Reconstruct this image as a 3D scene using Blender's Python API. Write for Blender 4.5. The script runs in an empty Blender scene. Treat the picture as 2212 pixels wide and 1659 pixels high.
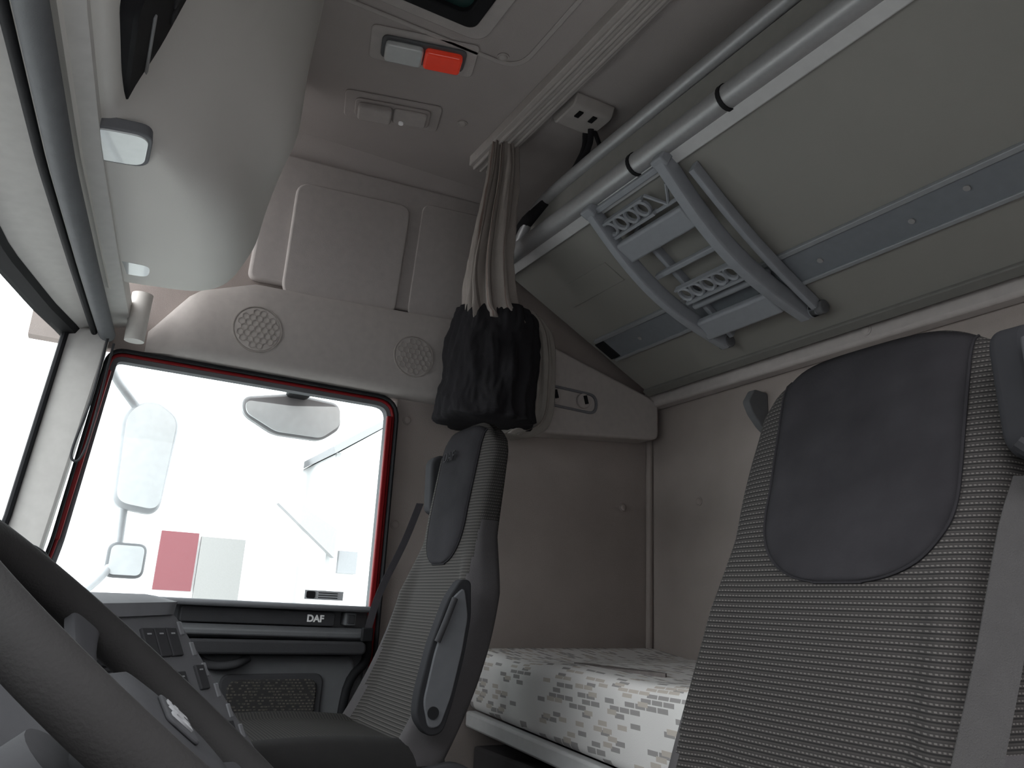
import bpy, bmesh, math, random
from mathutils import Vector, Matrix, noise
random.seed(7)
EYE=0.95
# cab coordinates: x = across the cab, r = distance towards the rear, z = height relative to sill line
def V(p): return Vector((p[0],-p[1],p[2]+EYE))
def lin(c):
    return tuple(((v/255)/12.92 if v/255<=0.04045 else ((v/255+0.055)/1.055)**2.4) for v in c)
def interp(x,xs,ys):
    if x<=xs[0]: return ys[0]
    for i in range(1,len(xs)):
        if x<=xs[i]:
            t=(x-xs[i-1])/(xs[i]-xs[i-1]); return ys[i-1]+(ys[i]-ys[i-1])*t
    return ys[-1]
def sstep(a,b,x):
    t=max(0,min(1,(x-a)/(b-a))); return t*t*(3-2*t)
# ---------------------------------------------------------------- materials
def M(name,col,rough=.6,metal=0,nscale=40,var=.05,bump=.0,bscale=400,spec=.5,alpha=None,emit=0,coat=0):
    m=bpy.data.materials.new(name);m.use_nodes=True;nt=m.node_tree;b=nt.nodes["Principled BSDF"]
    c=lin(col)
    tc=nt.nodes.new("ShaderNodeTexCoord");nz=nt.nodes.new("ShaderNodeTexNoise");nz.inputs["Scale"].default_value=nscale
    nz.inputs["Detail"].default_value=4
    nt.links.new(tc.outputs["Object"],nz.inputs["Vector"])
    mx=nt.nodes.new("ShaderNodeMix");mx.data_type='RGBA'
    mx.inputs[6].default_value=(*[v*(1-var*2) for v in c],1);mx.inputs[7].default_value=(*[min(1,v*(1+var*2)) for v in c],1)
    nt.links.new(nz.outputs["Fac"],mx.inputs[0]);nt.links.new(mx.outputs[2],b.inputs["Base Color"])
    b.inputs["Roughness"].default_value=rough;b.inputs["Metallic"].default_value=metal
    b.inputs["Specular IOR Level"].default_value=spec
    b.inputs["Coat Weight"].default_value=coat
    if emit: 
        b.inputs["Emission Color"].default_value=(*c,1);b.inputs["Emission Strength"].default_value=emit
    if bump:
        n2=nt.nodes.new("ShaderNodeTexNoise");n2.inputs["Scale"].default_value=bscale
        nt.links.new(tc.outputs["Object"],n2.inputs["Vector"])
        bp=nt.nodes.new("ShaderNodeBump");bp.inputs["Strength"].default_value=bump;bp.inputs["Distance"].default_value=.002
        nt.links.new(n2.outputs["Fac"],bp.inputs["Height"]);nt.links.new(bp.outputs[0],b.inputs["Normal"])
    return m
def brickmat(name,base,c1,c2,thr,bw,rh,mort,ax=(0,2),rough=.9,seed2=None,squash=.5,bump=.3):
    m=bpy.data.materials.new(name);m.use_nodes=True;nt=m.node_tree;b=nt.nodes["Principled BSDF"];L=nt.links.new
    b.inputs["Roughness"].default_value=rough;b.inputs["Specular IOR Level"].default_value=.1
    tc=nt.nodes.new("ShaderNodeTexCoord");sp=nt.nodes.new("ShaderNodeSeparateXYZ");L(tc.outputs["Object"],sp.inputs[0])
    def axis(a):
        if isinstance(a,int): return sp.outputs[a]
        n=nt.nodes.new("ShaderNodeMath");n.operation='SUBTRACT';L(sp.outputs[a[0]],n.inputs[0]);L(sp.outputs[a[1]],n.inputs[1]);return n.outputs[0]
    def layer(bw,rh,mort,off):
        cb=nt.nodes.new("ShaderNodeCombineXYZ")
        A=nt.nodes.new("ShaderNodeMath");A.operation='ADD';A.inputs[1].default_value=off+50;L(axis(ax[0]),A.inputs[0])
        B=nt.nodes.new("ShaderNodeMath");B.operation='ADD';B.inputs[1].default_value=off*1.7+50;L(axis(ax[1]),B.inputs[0])
        L(A.outputs[0],cb.inputs[0]);L(B.outputs[0],cb.inputs[1])
        br=nt.nodes.new("ShaderNodeTexBrick");L(cb.outputs[0],br.inputs["Vector"])
        br.inputs["Scale"].default_value=1;br.inputs["Brick Width"].default_value=bw;br.inputs["Row Height"].default_value=rh
        br.inputs["Mortar Size"].default_value=mort;br.inputs["Mortar Smooth"].default_value=0.1
        br.inputs["Color1"].default_value=(0,0,0,1);br.inputs["Color2"].default_value=(1,1,1,1);br.inputs["Mortar"].default_value=(1,1,1,1)
        br.offset=squash
        return br
    def mixc(prev,fac,col):
        mx=nt.nodes.new("ShaderNodeMix");mx.data_type='RGBA'
        if isinstance(prev,tuple): mx.inputs[6].default_value=(*lin(prev),1)
        else: L(prev,mx.inputs[6])
        mx.inputs[7].default_value=(*lin(col),1);L(fac,mx.inputs[0]);return mx.outputs[2]
    prev=base
    for (col,t,off) in ((c1,thr,0.0),(c2,thr*.7,.0137 if seed2 is None else seed2)):
        br=layer(bw,rh,mort,off)
        lt=nt.nodes.new("ShaderNodeMath");lt.operation='LESS_THAN';lt.inputs[1].default_value=t
        L(br.outputs["Color"],lt.inputs[0]);prev=mixc(prev,lt.outputs[0],col)
    L(prev,b.inputs["Base Color"])
    n2=nt.nodes.new("ShaderNodeTexNoise");n2.inputs["Scale"].default_value=500;L(tc.outputs["Object"],n2.inputs["Vector"])
    bp=nt.nodes.new("ShaderNodeBump");bp.inputs["Strength"].default_value=bump;bp.inputs["Distance"].default_value=.002
    L(n2.outputs["Fac"],bp.inputs["Height"]);L(bp.outputs[0],b.inputs["Normal"])
    return m
def tweed(name,base,dark,light,row=.0080,col=.0068,ax='Z'):
    # woven cloth: dark grooves between rows, with pale stitched dashes along each row
    m=bpy.data.materials.new(name);m.use_nodes=True;nt=m.node_tree;b=nt.nodes["Principled BSDF"];L=nt.links.new
    b.inputs["Roughness"].default_value=.95;b.inputs["Specular IOR Level"].default_value=.05
    tc=nt.nodes.new("ShaderNodeTexCoord");sp=nt.nodes.new("ShaderNodeSeparateXYZ");L(tc.outputs["Object"],sp.inputs[0])
    def mt(op,a,bv=None,c=None):
        n=nt.nodes.new("ShaderNodeMath");n.operation=op
        for i,v in enumerate((a,bv,c)):
            if v is None: continue
            if isinstance(v,(int,float)): n.inputs[i].default_value=v
            else: L(v,n.inputs[i])
        return n.outputs[0]
    hz=sp.outputs[2] if ax=='Z' else sp.outputs[1]
    hx=mt('ADD',sp.outputs[0],sp.outputs[1]) if ax=='Z' else sp.outputs[0]
    v=mt('DIVIDE',mt('ADD',hz,20),row);u=mt('DIVIDE',mt('ADD',hx,20),col)
    fv=mt('FRACT',v);ri=mt('FLOOR',v);uo=mt('FRACT',mt('ADD',u,mt('MULTIPLY',ri,.5)))
    dk=mt('LESS_THAN',fv,.26);d2=mt('MULTIPLY',mt('GREATER_THAN',fv,.62),mt('LESS_THAN',fv,.74))
    lg=mt('MULTIPLY',mt('MULTIPLY',mt('GREATER_THAN',fv,.34),mt('LESS_THAN',fv,.58)),mt('LESS_THAN',uo,.55))
    def mx(a,f,c,k=1.0):
        n=nt.nodes.new("ShaderNodeMix");n.data_type='RGBA'
        if isinstance(a,tuple): n.inputs[6].default_value=(*lin(a),1)
        else: L(a,n.inputs[6])
        n.inputs[7].default_value=(*lin(c),1);L(mt('MULTIPLY',f,k),n.inputs[0]);return n.outputs[2]
    c=mx(base,dk,dark);c=mx(c,d2,dark,.55);c=mx(c,lg,light);L(c,b.inputs["Base Color"])
    h=mt('SUBTRACT',lg,dk);bp=nt.nodes.new("ShaderNodeBump");bp.inputs["Strength"].default_value=.3;bp.inputs["Distance"].default_value=.001
    L(h,bp.inputs["Height"]);L(bp.outputs[0],b.inputs["Normal"]);return m
def glassmat(name,tint=(245,250,250),gl=.05):
    m=bpy.data.materials.new(name);m.use_nodes=True;nt=m.node_tree;nt.nodes.clear()
    o=nt.nodes.new("ShaderNodeOutputMaterial");t=nt.nodes.new("ShaderNodeBsdfTransparent");g=nt.nodes.new("ShaderNodeBsdfGlossy")
    t.inputs[0].default_value=(*lin(tint),1);g.inputs["Roughness"].default_value=.02
    x=nt.nodes.new("ShaderNodeMixShader");x.inputs[0].default_value=gl
    nt.links.new(t.outputs[0],x.inputs[1]);nt.links.new(g.outputs[0],x.inputs[2]);nt.links.new(x.outputs[0],o.inputs[0]);return m
trimM=M("headliner_beige",(174,168,165),.85,bump=.25,bscale=500,spec=.15)
ceilM=M("ceiling_felt",(168,161,158),.95,bump=.4,bscale=600,spec=.1,nscale=6,var=.03)
wallM=M("wall_felt",(152,143,139),.95,bump=.5,bscale=500,spec=.08,nscale=8,var=.05)
panelM=M("moulded_plastic",(172,166,162),.65,bump=.2,bscale=700,spec=.2)
consM=M("console_plastic",(210,207,202),.6,bump=.15,bscale=700,spec=.2,nscale=5,var=.02)
pillM=M("pillar_plastic",(198,195,191),.6,spec=.3)
bunkM=M("bunk_board",(138,136,132),.75,bump=.2,bscale=500,spec=.15,nscale=4,var=.02)
stripM=M("bluegrey_aluminium",(120,124,130),.5,.1,spec=.3)
aluM=M("brushed_aluminium",(160,160,161),.38,.35,nscale=100)
whitM=M("white_lacquer",(188,188,188),.4)
ladM=M("ladder_plastic",(144,147,152),.55,spec=.3)
dkM=M("dark_plastic",(60,60,62),.7,bump=.2,spec=.1)
mdM=M("mid_grey_plastic",(100,101,103),.7,bump=.15,spec=.1)
dshM=M("dash_plastic",(92,92,95),.7,bump=.2,spec=.1)
swM=M("switch_plastic",(54,54,56),.7,spec=.1)
ltM=M("light_grey_plastic",(112,113,116),.6,spec=.12)
armM=M("armrest_plastic",(58,58,60),.8,bump=.1,spec=.04)
armI=M("armrest_inner",(68,68,70),.8,bump=.1,spec=.04)
hubM=M("wheel_hub_plastic",(56,56,58),.9,bump=.1,spec=.02)
gdM=M("belt_guide_plastic",(40,40,42),.85,spec=.03)
blkM=M("black_rubber",(30,30,32),.7,spec=.15)
clothB=M("black_cloth",(38,37,39),.95,bump=.5,bscale=300,spec=.08)
redM=M("red_paint",(118,16,20),.5,spec=.2)
darkF=M("dark_seat_cloth",(70,68,69),.95,bump=.5,bscale=700,spec=.03,nscale=20)
cushD=M("dark_cushion_cloth",(44,43,43),.95,bump=.4,bscale=700,spec=.02,nscale=20)
suedM=M("dark_suede",(38,37,39),.95,bump=.3,bscale=300,spec=.04,nscale=12,var=.2)
rimM=M("steering_leather",(38,37,37),.8,bump=.3,bscale=350,spec=.08)
beltM=M("belt_webbing",(58,57,57),.95,bump=.5,bscale=600,spec=.03)
beltD=M("belt_webbing_dark",(56,54,57),.85,bump=.5,bscale=600,spec=.1)
silM=M("silver_trim",(150,151,153),.45,.3)
lensM=M("clear_lens",(200,203,203),.15,spec=.8,coat=1)
redL=M("red_lens",(225,62,40),.2,coat=1,emit=.15)
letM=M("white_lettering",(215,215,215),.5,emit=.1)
let2=M("grey_lettering",(130,130,132),.8,spec=.02)
dispM=M("display_glass",(96,100,92),.3)
curtA=M("curtain_beige",(140,132,127),.95,bump=.4);curtB=M("curtain_rust",(120,104,97),.95,bump=.4);curtC=M("curtain_brown",(102,94,89),.95,bump=.4)
seatF=tweed("seat_tweed",(52,50,49),(33,32,32),(82,79,77))
seatP=tweed("passenger_seat_tweed",(58,56,55),(40,39,38),(82,79,76))
cushF=tweed("cushion_tweed",(46,44,43),(34,33,33),(60,58,55),ax='Y')
doorF=brickmat("door_tweed",(56,55,55),(92,88,82),(76,73,69),.6,.011,.008,.0022,ax=(1,2))
matF=brickmat("mattress_print",(204,202,200),(146,143,142),(178,170,162),.24,.040,.0145,.0018,ax=(0,(1,2)),seed2=.029)
glM=glassmat("window_glass")
groundM=M("yard_ground",(150,150,148),.95);bldM=M("white_render",(240,240,240),.9);roofM=M("slate_roof",(142,142,144),.8)
extRed=M("red_container",(112,54,60),.7);extGry=M("grey_container",(134,132,130),.7);glareMir=M("mirror_housing",(168,169,172),.5)  # mirror housing is a dark part lightened, glare put into its colour
# ---------------------------------------------------------------- geometry builder
class G:
    def __init__(s): s.v=[];s.f=[];s.m=[];s.cur=0
    def add(s,vs,fs,ms=None):
        o=len(s.v);s.v+= [tuple(p) for p in vs]
        for i,f in enumerate(fs): s.f.append([o+k for k in f]);s.m.append(ms[i] if ms else s.cur)
        return s
    def box(s,x0,x1,r0,r1,z0,z1):
        vs=[(x,r,z) for x in (x0,x1) for r in (r0,r1) for z in (z0,z1)]
        return s.add(vs,[(0,1,3,2),(4,6,7,5),(0,4,5,1),(2,3,7,6),(0,2,6,4),(1,5,7,3)])
    def obox(s,o,u,v,n,su,sv,sn):
        o=Vector(o);u=Vector(u).normalized();v=Vector(v).normalized();n=Vector(n).normalized()
        vs=[o+u*a*su/2+v*b*sv/2+n*c*sn/2 for a in(-1,1) for b in(-1,1) for c in(-1,1)]
        return s.add(vs,[(0,1,3,2),(4,6,7,5),(0,4,5,1),(2,3,7,6),(0,2,6,4),(1,5,7,3)])
    def prism(s,ax,pts,a,b):
        def mk(p,t): return (t,p[0],p[1]) if ax=='X' else ((p[0],t,p[1]) if ax=='R' else (p[0],p[1],t))
        n=len(pts);vs=[mk(p,a) for p in pts]+[mk(p,b) for p in pts]
        return s.add(vs,[list(range(n)),list(range(2*n-1,n-1,-1))]+[(i,(i+1)%n,n+(i+1)%n,n+i) for i in range(n)])
    def oprism(s,o,u,v,n,pts,h):
        o=Vector(o);u=Vector(u).normalized();v=Vector(v).normalized();n=Vector(n).normalized()
        k=len(pts);vs=[o+u*p[0]+v*p[1] for p in pts]+[o+u*p[0]+v*p[1]+n*h for p in pts]
        return s.add(vs,[list(range(k)),list(range(2*k-1,k-1,-1))]+[(i,(i+1)%k,k+(i+1)%k,k+i) for i in range(k)])
    def ring(s,ax,po,pi,a,b):
        def mk(p,t): return (t,p[0],p[1]) if ax=='X' else ((p[0],t,p[1]) if ax=='R' else (p[0],p[1],t))
        n=len(po);vs=[mk(p,a) for p in po]+[mk(p,a) for p in pi]+[mk(p,b) for p in po]+[mk(p,b) for p in pi]
        fs=[]
        for i in range(n):
            j=(i+1)%n
            fs+=[(i,j,n+j,n+i),(2*n+i,3*n+i,3*n+j,2*n+j),(i,2*n+i,2*n+j,j),(n+i,n+j,3*n+j,3*n+i)]
        return s.add(vs,fs)
    def loft(s,rings,cap=True,closed=True,mf=None,wrap=False):
        n=len(rings[0]);vs=[p for r in rings for p in r];fs=[];ms=[]
        K=len(rings)
        for k in range(K if wrap else K-1):
            for i in range(n if closed else n-1):
                j=(i+1)%n;k2=(k+1)%K
                fs.append((k*n+i,k*n+j,k2*n+j,k2*n+i));ms.append(mf(k,i) if mf else s.cur)
        if cap and closed and not wrap:
            fs+=[list(range(n-1,-1,-1)),[(K-1)*n+i for i in range(n)]];ms+=[mf(0,0) if mf else s.cur,mf(K-2,0) if mf else s.cur]
        return s.add(vs,fs,ms)
    def tube(s,pts,rad,n=12,closed=False,sx=1,sy=1,up=(0,0,1)):
        P=[Vector(p) for p in pts];K=len(P);rings=[]
        up=Vector(up);prev=None
        for k in range(K):
            if closed: t=(P[(k+1)%K]-P[k-1])
            else: t=P[min(k+1,K-1)]-P[max(k-1,0)]
            t.normalize()
            a=up-t*up.dot(t) if prev is None else prev-t*prev.dot(t)
            if a.length<1e-4: a=Vector((1,0,0))-t*t.x
            a.normalize();prev=a;b=t.cross(a)
            rr=rad[k] if isinstance(rad,(list,tuple)) else rad
            rings.append([P[k]+a*math.cos(q)*rr*sx+b*math.sin(q)*rr*sy for q in [2*math.pi*i/n+ (math.pi/4 if n==4 else 0) for i in range(n)]])
        return s.loft(rings,wrap=closed)
    def cyl(s,c,d,rad,h,n=28,r2=None):
        c=Vector(c);d=Vector(d).normalized();a=d.orthogonal().normalized();b=d.cross(a)
        def rg(o,R): return [o+a*math.cos(2*math.pi*i/n)*R+b*math.sin(2*math.pi*i/n)*R for i in range(n)]
        return s.loft([rg(c,rad),rg(c+d*h,rad if r2 is None else r2)])
    def dome(s,c,d,rad,h,n=20):
        c=Vector(c);d=Vector(d).normalized();a=d.orthogonal().normalized();b=d.cross(a);R=[]
        for k in range(6):
            q=k/5.2*math.pi/2;R.append([c+d*h*math.sin(q)+(a*math.cos(2*math.pi*i/n)+b*math.sin(2*math.pi*i/n))*rad*math.cos(q) for i in range(n)])
        return s.loft(R)
def rpoly(pts,rad,seg=6):
    out=[];n=len(pts)
    for i in range(n):
        p=Vector(pts[i]).to_3d();a=Vector(pts[i-1]).to_3d();b=Vector(pts[(i+1)%n]).to_3d()
        R=rad[i] if isinstance(rad,(list,tuple)) else rad
        da=(a-p);db=(b-p);d=min(R,da.length*.49,db.length*.49)
        q0=p+da.normalized()*d;q1=p+db.normalized()*d
        for k in range(seg+1):
            t=k/seg;q=q0*(1-t)**2+p*2*t*(1-t)+q1*t*t;out.append((q.x,q.y))
    return out
def catm(pts,n):
    P=[Vector(p) for p in pts];P=[P[0]*2-P[1]]+P+[P[-1]*2-P[-2]];out=[];m=len(P)-3
    for k in range(n+1):
        u=k/n*m;i=min(int(u),m-1);t=u-i;a,b,c,d=P[i:i+4]
        out.append(tuple(.5*((2*b)+(c-a)*t+(2*a-5*b+4*c-d)*t*t+(3*b-a-3*c+d)*t**3)))
    return out
def put(ob,parent):
    bpy.context.collection.objects.link(ob)
    if parent is not None:
        ob.parent=parent;ob.matrix_parent_inverse=Matrix.Translation(parent.location).inverted()
    return ob
def props(ob,label=None,category=None,kind=None,group=None):
    if label: ob["label"]=label
    if category: ob["category"]=category
    if kind: ob["kind"]=kind
    if group: ob["group"]=group
    return ob
def make(g,name,mats,parent=None,bevel=0,seg=2,smooth=True,ang=40,solid=0,sub=0,**pr):
    vs=[V(p) for p in g.v];c=sum(vs,Vector())/len(vs)
    me=bpy.data.meshes.new(name);me.from_pydata([v-c for v in vs],[],g.f);me.validate()
    if not isinstance(mats,(list,tuple)): mats=[mats]
    for m in mats: me.materials.append(m)
    if len(me.polygons)==len(g.m):
        me.polygons.foreach_set("material_index",g.m)
    bm=bmesh.new();bm.from_mesh(me);bmesh.ops.recalc_face_normals(bm,faces=bm.faces);bm.to_mesh(me);bm.free()
    if smooth:
        me.polygons.foreach_set("use_smooth",[True]*len(me.polygons))
        me.set_sharp_from_angle(angle=math.radians(ang))
    ob=bpy.data.objects.new(name,me);ob.location=c
    if solid:
        md=ob.modifiers.new("s",'SOLIDIFY');md.thickness=solid
    if bevel:
        md=ob.modifiers.new("b",'BEVEL');md.width=bevel;md.segments=seg;md.limit_method='ANGLE';md.angle_limit=math.radians(35);md.harden_normals=False
    if sub:
        md=ob.modifiers.new("u",'SUBSURF');md.levels=sub;md.render_levels=sub
    put(ob,parent);props(ob,**pr);return ob
def thing(name,at,label,category,group=None):
    e=bpy.data.objects.new(name,None);e.location=V(at);e.empty_display_size=.05;put(e,None)
    return props(e,label,category,None,group)
def text(body,size,o,u,v,mat,parent,name,ext=.0006,bold=0):
    cu=bpy.data.curves.new(name,'FONT');cu.body=body;cu.size=size;cu.extrude=ext;cu.align_x='CENTER';cu.align_y='CENTER';cu.offset=bold
    t=bpy.data.objects.new(name,cu);bpy.context.collection.objects.link(t)
    bpy.context.view_layer.update()
    me=bpy.data.meshes.new_from_object(t);bpy.data.objects.remove(t)
    me.materials.clear();me.materials.append(mat)
    U=(V(u)-V((0,0,0))).normalized();W=(V(v)-V((0,0,0)));W=(W-U*W.dot(U)).normalized();N=U.cross(W)
    R=Matrix((U,W,N)).transposed();O=V(o)
    for q in me.vertices: q.co=R@q.co
    ob=bpy.data.objects.new(name,me);ob.location=O;return put(ob,parent)

# ================================================================ SETTING
make(G().box(.3,2.5,-.6,2.0,-1.0,-.95),"floor",dkM,kind="structure")
ceil=make(G().box(.3,2.5,-.25,2.0,1.5,1.55),"ceiling",ceilM,kind="structure")
wrear=make(G().box(.3,2.5,1.96,2.0,-.95,1.5),"wall_rear",wallM,kind="structure")
g=G();g.box(2.45,2.5,-.2,1.96,.668,1.5);g.box(2.45,2.5,.885,1.96,-.95,.668);g.box(2.45,2.5,-.7,-.13,-.95,-.1)
wright=make(g,"wall_right",wallM,smooth=False,kind="structure")
g=G();g.box(.25,.3,-.2,1.96,.8,1.5);g.box(.25,.3,1.15,1.96,-.95,.8);g.box(.25,.3,-.7,-.2,-.95,-.1)
make(g,"wall_left",wallM,smooth=False,kind="structure")
make(G().box(.3,2.5,-.62,-.57,-.95,-.08),"wall_front",dkM,kind="structure")
ledge=make(G().box(.3,2.42,1.90,1.96,.79,.858),"trim_1",trimM,bevel=.012,kind="structure")
make(G().box(2.425,2.45,1.935,1.96,-.12,.79),"trim_2",wallM,bevel=.01,kind="structure")
make(G().box(.3,2.40,1.91,1.96,.92,1.5),"trim_3",ceilM,bevel=.01,kind="structure")
g=G().box(.3,2.2,.975,1.065,1.462,1.5).box(.3,2.2,.99,1.0,1.452,1.47).box(.3,2.2,1.015,1.025,1.452,1.47).box(.3,2.2,1.04,1.05,1.452,1.47)
make(g,"trim_4",panelM,bevel=.003,kind="structure")
pts=[(2.455,1.40),(2.45,1.44),(2.43,1.475),(2.40,1.495),(2.36,1.505),(2.455,1.505)]
make(G().prism('R',pts,-.1,1.96),"trim_5",ceilM,kind="structure")
# windscreen header
def rw(x): return interp(x,[.3,.85,1.375,1.88,2.2,2.42],[-.12,-.24,-.30,-.235,-.155,-.085])
def rb(x): return interp(x,[.3,.7,1.0,1.43,1.9,2.42],[-.13,-.155,-.158,-.121,-.068,-.006])
def rf(x): return rb(x)+.022
R=[]
for i in range(30):
    x=.32+2.11*i/29
    R.append([(x,rw(x)-.02,.68),(x,rw(x)-.02,.78),(x,rf(x)+.03,.78),(x,rf(x)+.03,.735),(x,rf(x)-.04,.716),(x,rw(x)+.03,.70),(x,rw(x),.68)])
make(G().loft(R),"trim_6",pillM,kind="structure")
R=[]
for i in range(30):
    x=.32+2.11*i/29;c=rw(x)
    R.append([(x,c-.03,.665),(x,c-.03,.70),(x,c+.014,.705),(x,c+.018,.69),(x,c+.01,.675)])
make(G().loft(R),"trim_7",blkM,kind="structure")
g=G().prism('X',[(-.112,.70),(.0,.70),(-.005,.60),(-.055,.1),(-.075,-.1),(-.185,-.1),(-.150,.17)],2.39,2.47)
make(g,"trim_8",pillM,bevel=.01,kind="structure")
# dark rubber edge of the windscreen beside the pillar
make(G().tube([(2.385,-.108,.695),(2.385,-.148,.17),(2.385,-.185,-.1)],.009,8),"trim_12",blkM,kind="structure")
R=[]
for i in range(25):
    x=.34+2.08*i/24
    R.append([(x,rw(x)-.01,.69),(x,rw(x)-.06,.3),(x,rw(x)-.09,-.06)])
make(G().loft(R,closed=False,cap=False),"window_2",glM,kind="structure")

# ---- door, aperture
outer=rpoly([(.0,.666),(.885,.666),(.885,-.9),(-.14,-.9),(-.08,-.1),(-.045,.12)],[.05,.08,.03,.03,.02,.02])
def shr(pts,d):
    n=len(pts);out=[]
    for i in range(n):
        p=Vector(pts[i]);a=Vector(pts[i-1]);b=Vector(pts[(i+1)%n])
        if (b-a).length<1e-9: out.append(pts[i]);continue
        t=(b-a).normalized();nn=Vector((t.y,-t.x));out.append((p.x+nn.x*d,p.y+nn.y*d))
    return out
o1=shr(outer,.010);o2=shr(outer,.019);o3=shr(outer,.033)
make(G().ring('X',outer,o1,2.42,2.49),"trim_10",blkM,kind="structure",bevel=.004)
make(G().ring('X',o1,o2,2.435,2.5),"trim_9",redM,kind="structure",bevel=.003)
make(G().box(2.43,2.447,.848,.866,-.15,.60),"trim_13",redM,kind="structure",bevel=.004)
make(G().prism('X',[(.004,.60),(.020,.60),(-.024,.12),(-.040,.12)],2.43,2.447),"trim_14",redM,kind="structure",bevel=.004)
door=make(G().prism('X',[(-.07,-.015),(.85,-.015),(.85,-.87),(-.12,-.87)],2.45,2.49),"door_1",mdM,bevel=.006,kind="structure")
make(G().ring('X',o2,o3,2.445,2.48),"window_frame",mdM,door)
make(G().prism('X',[(-.0,-.01),(.84,-.01),(.84,-.028),(-.0,-.028)],2.37,2.45),"window_sill",ltM,door,bevel=.008)
make(G().prism('X',rpoly([(.30,-.030),(.735,-.032),(.735,-.072),(.30,-.072)],.008),2.405,2.452),"badge_plate",dkM,door,bevel=.003)
text("DAF",.027,(2.4035,.675,-.052),(0,1,0),(0,0,1),letM,door,"lettering",bold=.001)
sw=make(G().box(2.40,2.452,.765,.80,-.068,-.03),"door_switch",mdM,door,bevel=.004)
make(G().box(2.395,2.405,.772,.793,-.062,-.037),"switch_rocker",dkM,sw,bevel=.002)
R=[]
for i in range(20):
    r=-.02+.85*i/19;b=.012*math.sin(math.pi*i/19)
    R.append([(2.452,r,-.074),(2.405,r,-.076),(2.385-b,r,-.088),(2.385-b,r,-.102),(2.40,r,-.112),(2.452,r,-.114)])
make(G().loft(R),"trim_strip",mdM,door,bevel=.003)
make(G().prism('X',rpoly([(.05,-.116),(.83,-.112),(.83,-.150),(.3,-.156),(.05,-.15)],.02),2.37,2.452),"armrest",dkM,door,bevel=.012,seg=3)
make(G().prism('X',rpoly([(.20,-.160),(.82,-.155),(.82,-.55),(.20,-.55)],.04),2.43,2.452),"lower_card",mdM,door,bevel=.010,seg=3)
make(G().prism('X',rpoly([(.43,-.21),(.725,-.205),(.72,-.49),(.46,-.49)],.03),2.42,2.436),"fabric_surround",armI,door,bevel=.005)
make(G().prism('X',rpoly([(.45,-.225),(.705,-.22),(.70,-.47),(.47,-.47)],.03),2.412,2.43),"fabric_insert",doorF,door,bevel=.004)
g=G().tube(catm([(2.43,.85,-.10),(2.43,.85,-.17),(2.43,.80,-.25),(2.43,.785,-.5),(2.43,.785,-.8)],20),.014)
make(g,"door_seal",blkM,door)
g=G().tube(catm([(2.43,.36,-.165),(2.41,.40,-.185),(2.40,.46,-.182),(2.42,.50,-.165)],12),.012);make(g,"pull_handle",armI,door)
wgl=make(G().box(2.464,2.468,-.03,.86,-.02,.64),"window_1",glM,kind="structure",smooth=False)
st=make(G().box(2.461,2.4635,.65,.77,.003,.030),"sticker",M("sticker_clear",(170,172,174),.5),wgl,smooth=False)
make(G().prism('X',rpoly([(.655,.006),(.682,.006),(.682,.027),(.655,.027)],.006),2.459,2.461),"sticker_mark",blkM,wgl,smooth=False)
for zz in (.008,.015,.022): make(G().box(2.4595,2.461,.692,.752,zz,zz+.0025),"sticker_print",blkM,wgl,smooth=False)

# ================================================================ OVERHEAD CONSOLE
con=thing("overhead_console",(1.2,.05,.72),"light beige moulded storage console above the windscreen","console")
def conprof(x):
    e=interp(x,[.3,1.0,1.24,1.30,1.36,1.43,1.52,1.64,1.8,1.96,2.08,2.16],[-.10,-.115,-.108,-.09,-.04,.03,.075,.115,.155,.175,.17,.12])
    f=rf(x);w=sstep(1.22,1.66,x);e=max(e,f+.05)
    A=[(f,.715),(f+.006,.735),(e-.025,.750),(e,.768),(e+.014,.82),(e+.035,.95),(.0,1.12),(.08,1.3),(.22,1.5)]
    B=[(f,.718),(f+.012,.742),(e-.08,.749),(e+.01,.760),(e+.075,.80),(e+.112,.88),(.292,1.0),(.300,1.2),(.32,1.5)]
    P=[(a[0]*(1-w)+b[0]*w,a[1]*(1-w)+b[1]*w) for a,b in zip(A,B)]
    P=catm([(p[0],p[1],0) for p in P],48)
    P=[(p[0],p[1]) for p in P]+[(f-.08,1.5),(f-.08,.74)]
    k=interp(x,[2.08,2.12,2.15,2.165,2.172],[1,.985,.95,.90,.82])
    return [(x,.05+(p[0]-.05)*k,1.5+(p[1]-1.5)*(k if p[1]<1.4 else 1)) for p in P]
xs=[.32+i*.025 for i in range(70)]+[2.08,2.1,2.12,2.135,2.15,2.16,2.166,2.172]
make(G().loft([conprof(x) for x in xs]),"console_body",consM,con,ang=60)
def ulamp(x,r,z,lx,lr,tilt):
    u=Vector((1,0,0));v=Vector((0,1,tilt)).normalized();n=Vector((0,tilt,-1)).normalized();o=Vector((x,r,z))
    make(G().oprism(o-n*.02,u,v,n,rpoly([(-lx,-lr),(lx,-lr),(lx,lr),(-lx,lr)],.03),.021),"lamp_bezel",ltM,con,bevel=.002)
    make(G().oprism(o-n*.01,u,v,n,rpoly([(-lx*.9,-lr*.88),(lx*.9,-lr*.88),(lx*.9,lr*.88),(-lx*.9,lr*.88)],.028),.013),"lamp_lens",lensM,con,bevel=.002,seg=3,label="clear ribbed lamp lens")
ulamp(1.405,-.046,.744,.062,.052,.12);ulamp(1.99,.004,.748,.046,.060,.04)
make(G().cyl((1.72,-.05,.746),(0,0,-1),.008,.004),"screw_cap",ltM,con)
ro=Vector((1.215,-.032,.92));nn=Vector((0,.97,-.24));vv=Vector((0,.24,.97))
un=make(G().oprism(ro-nn*.09,(1,0,0),vv,nn,rpoly([(-.15,-.135),(.14,-.135),(.14,.12),(-.15,.12)],.04),.110),"tachograph_unit",blkM,con,bevel=.006)
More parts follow.
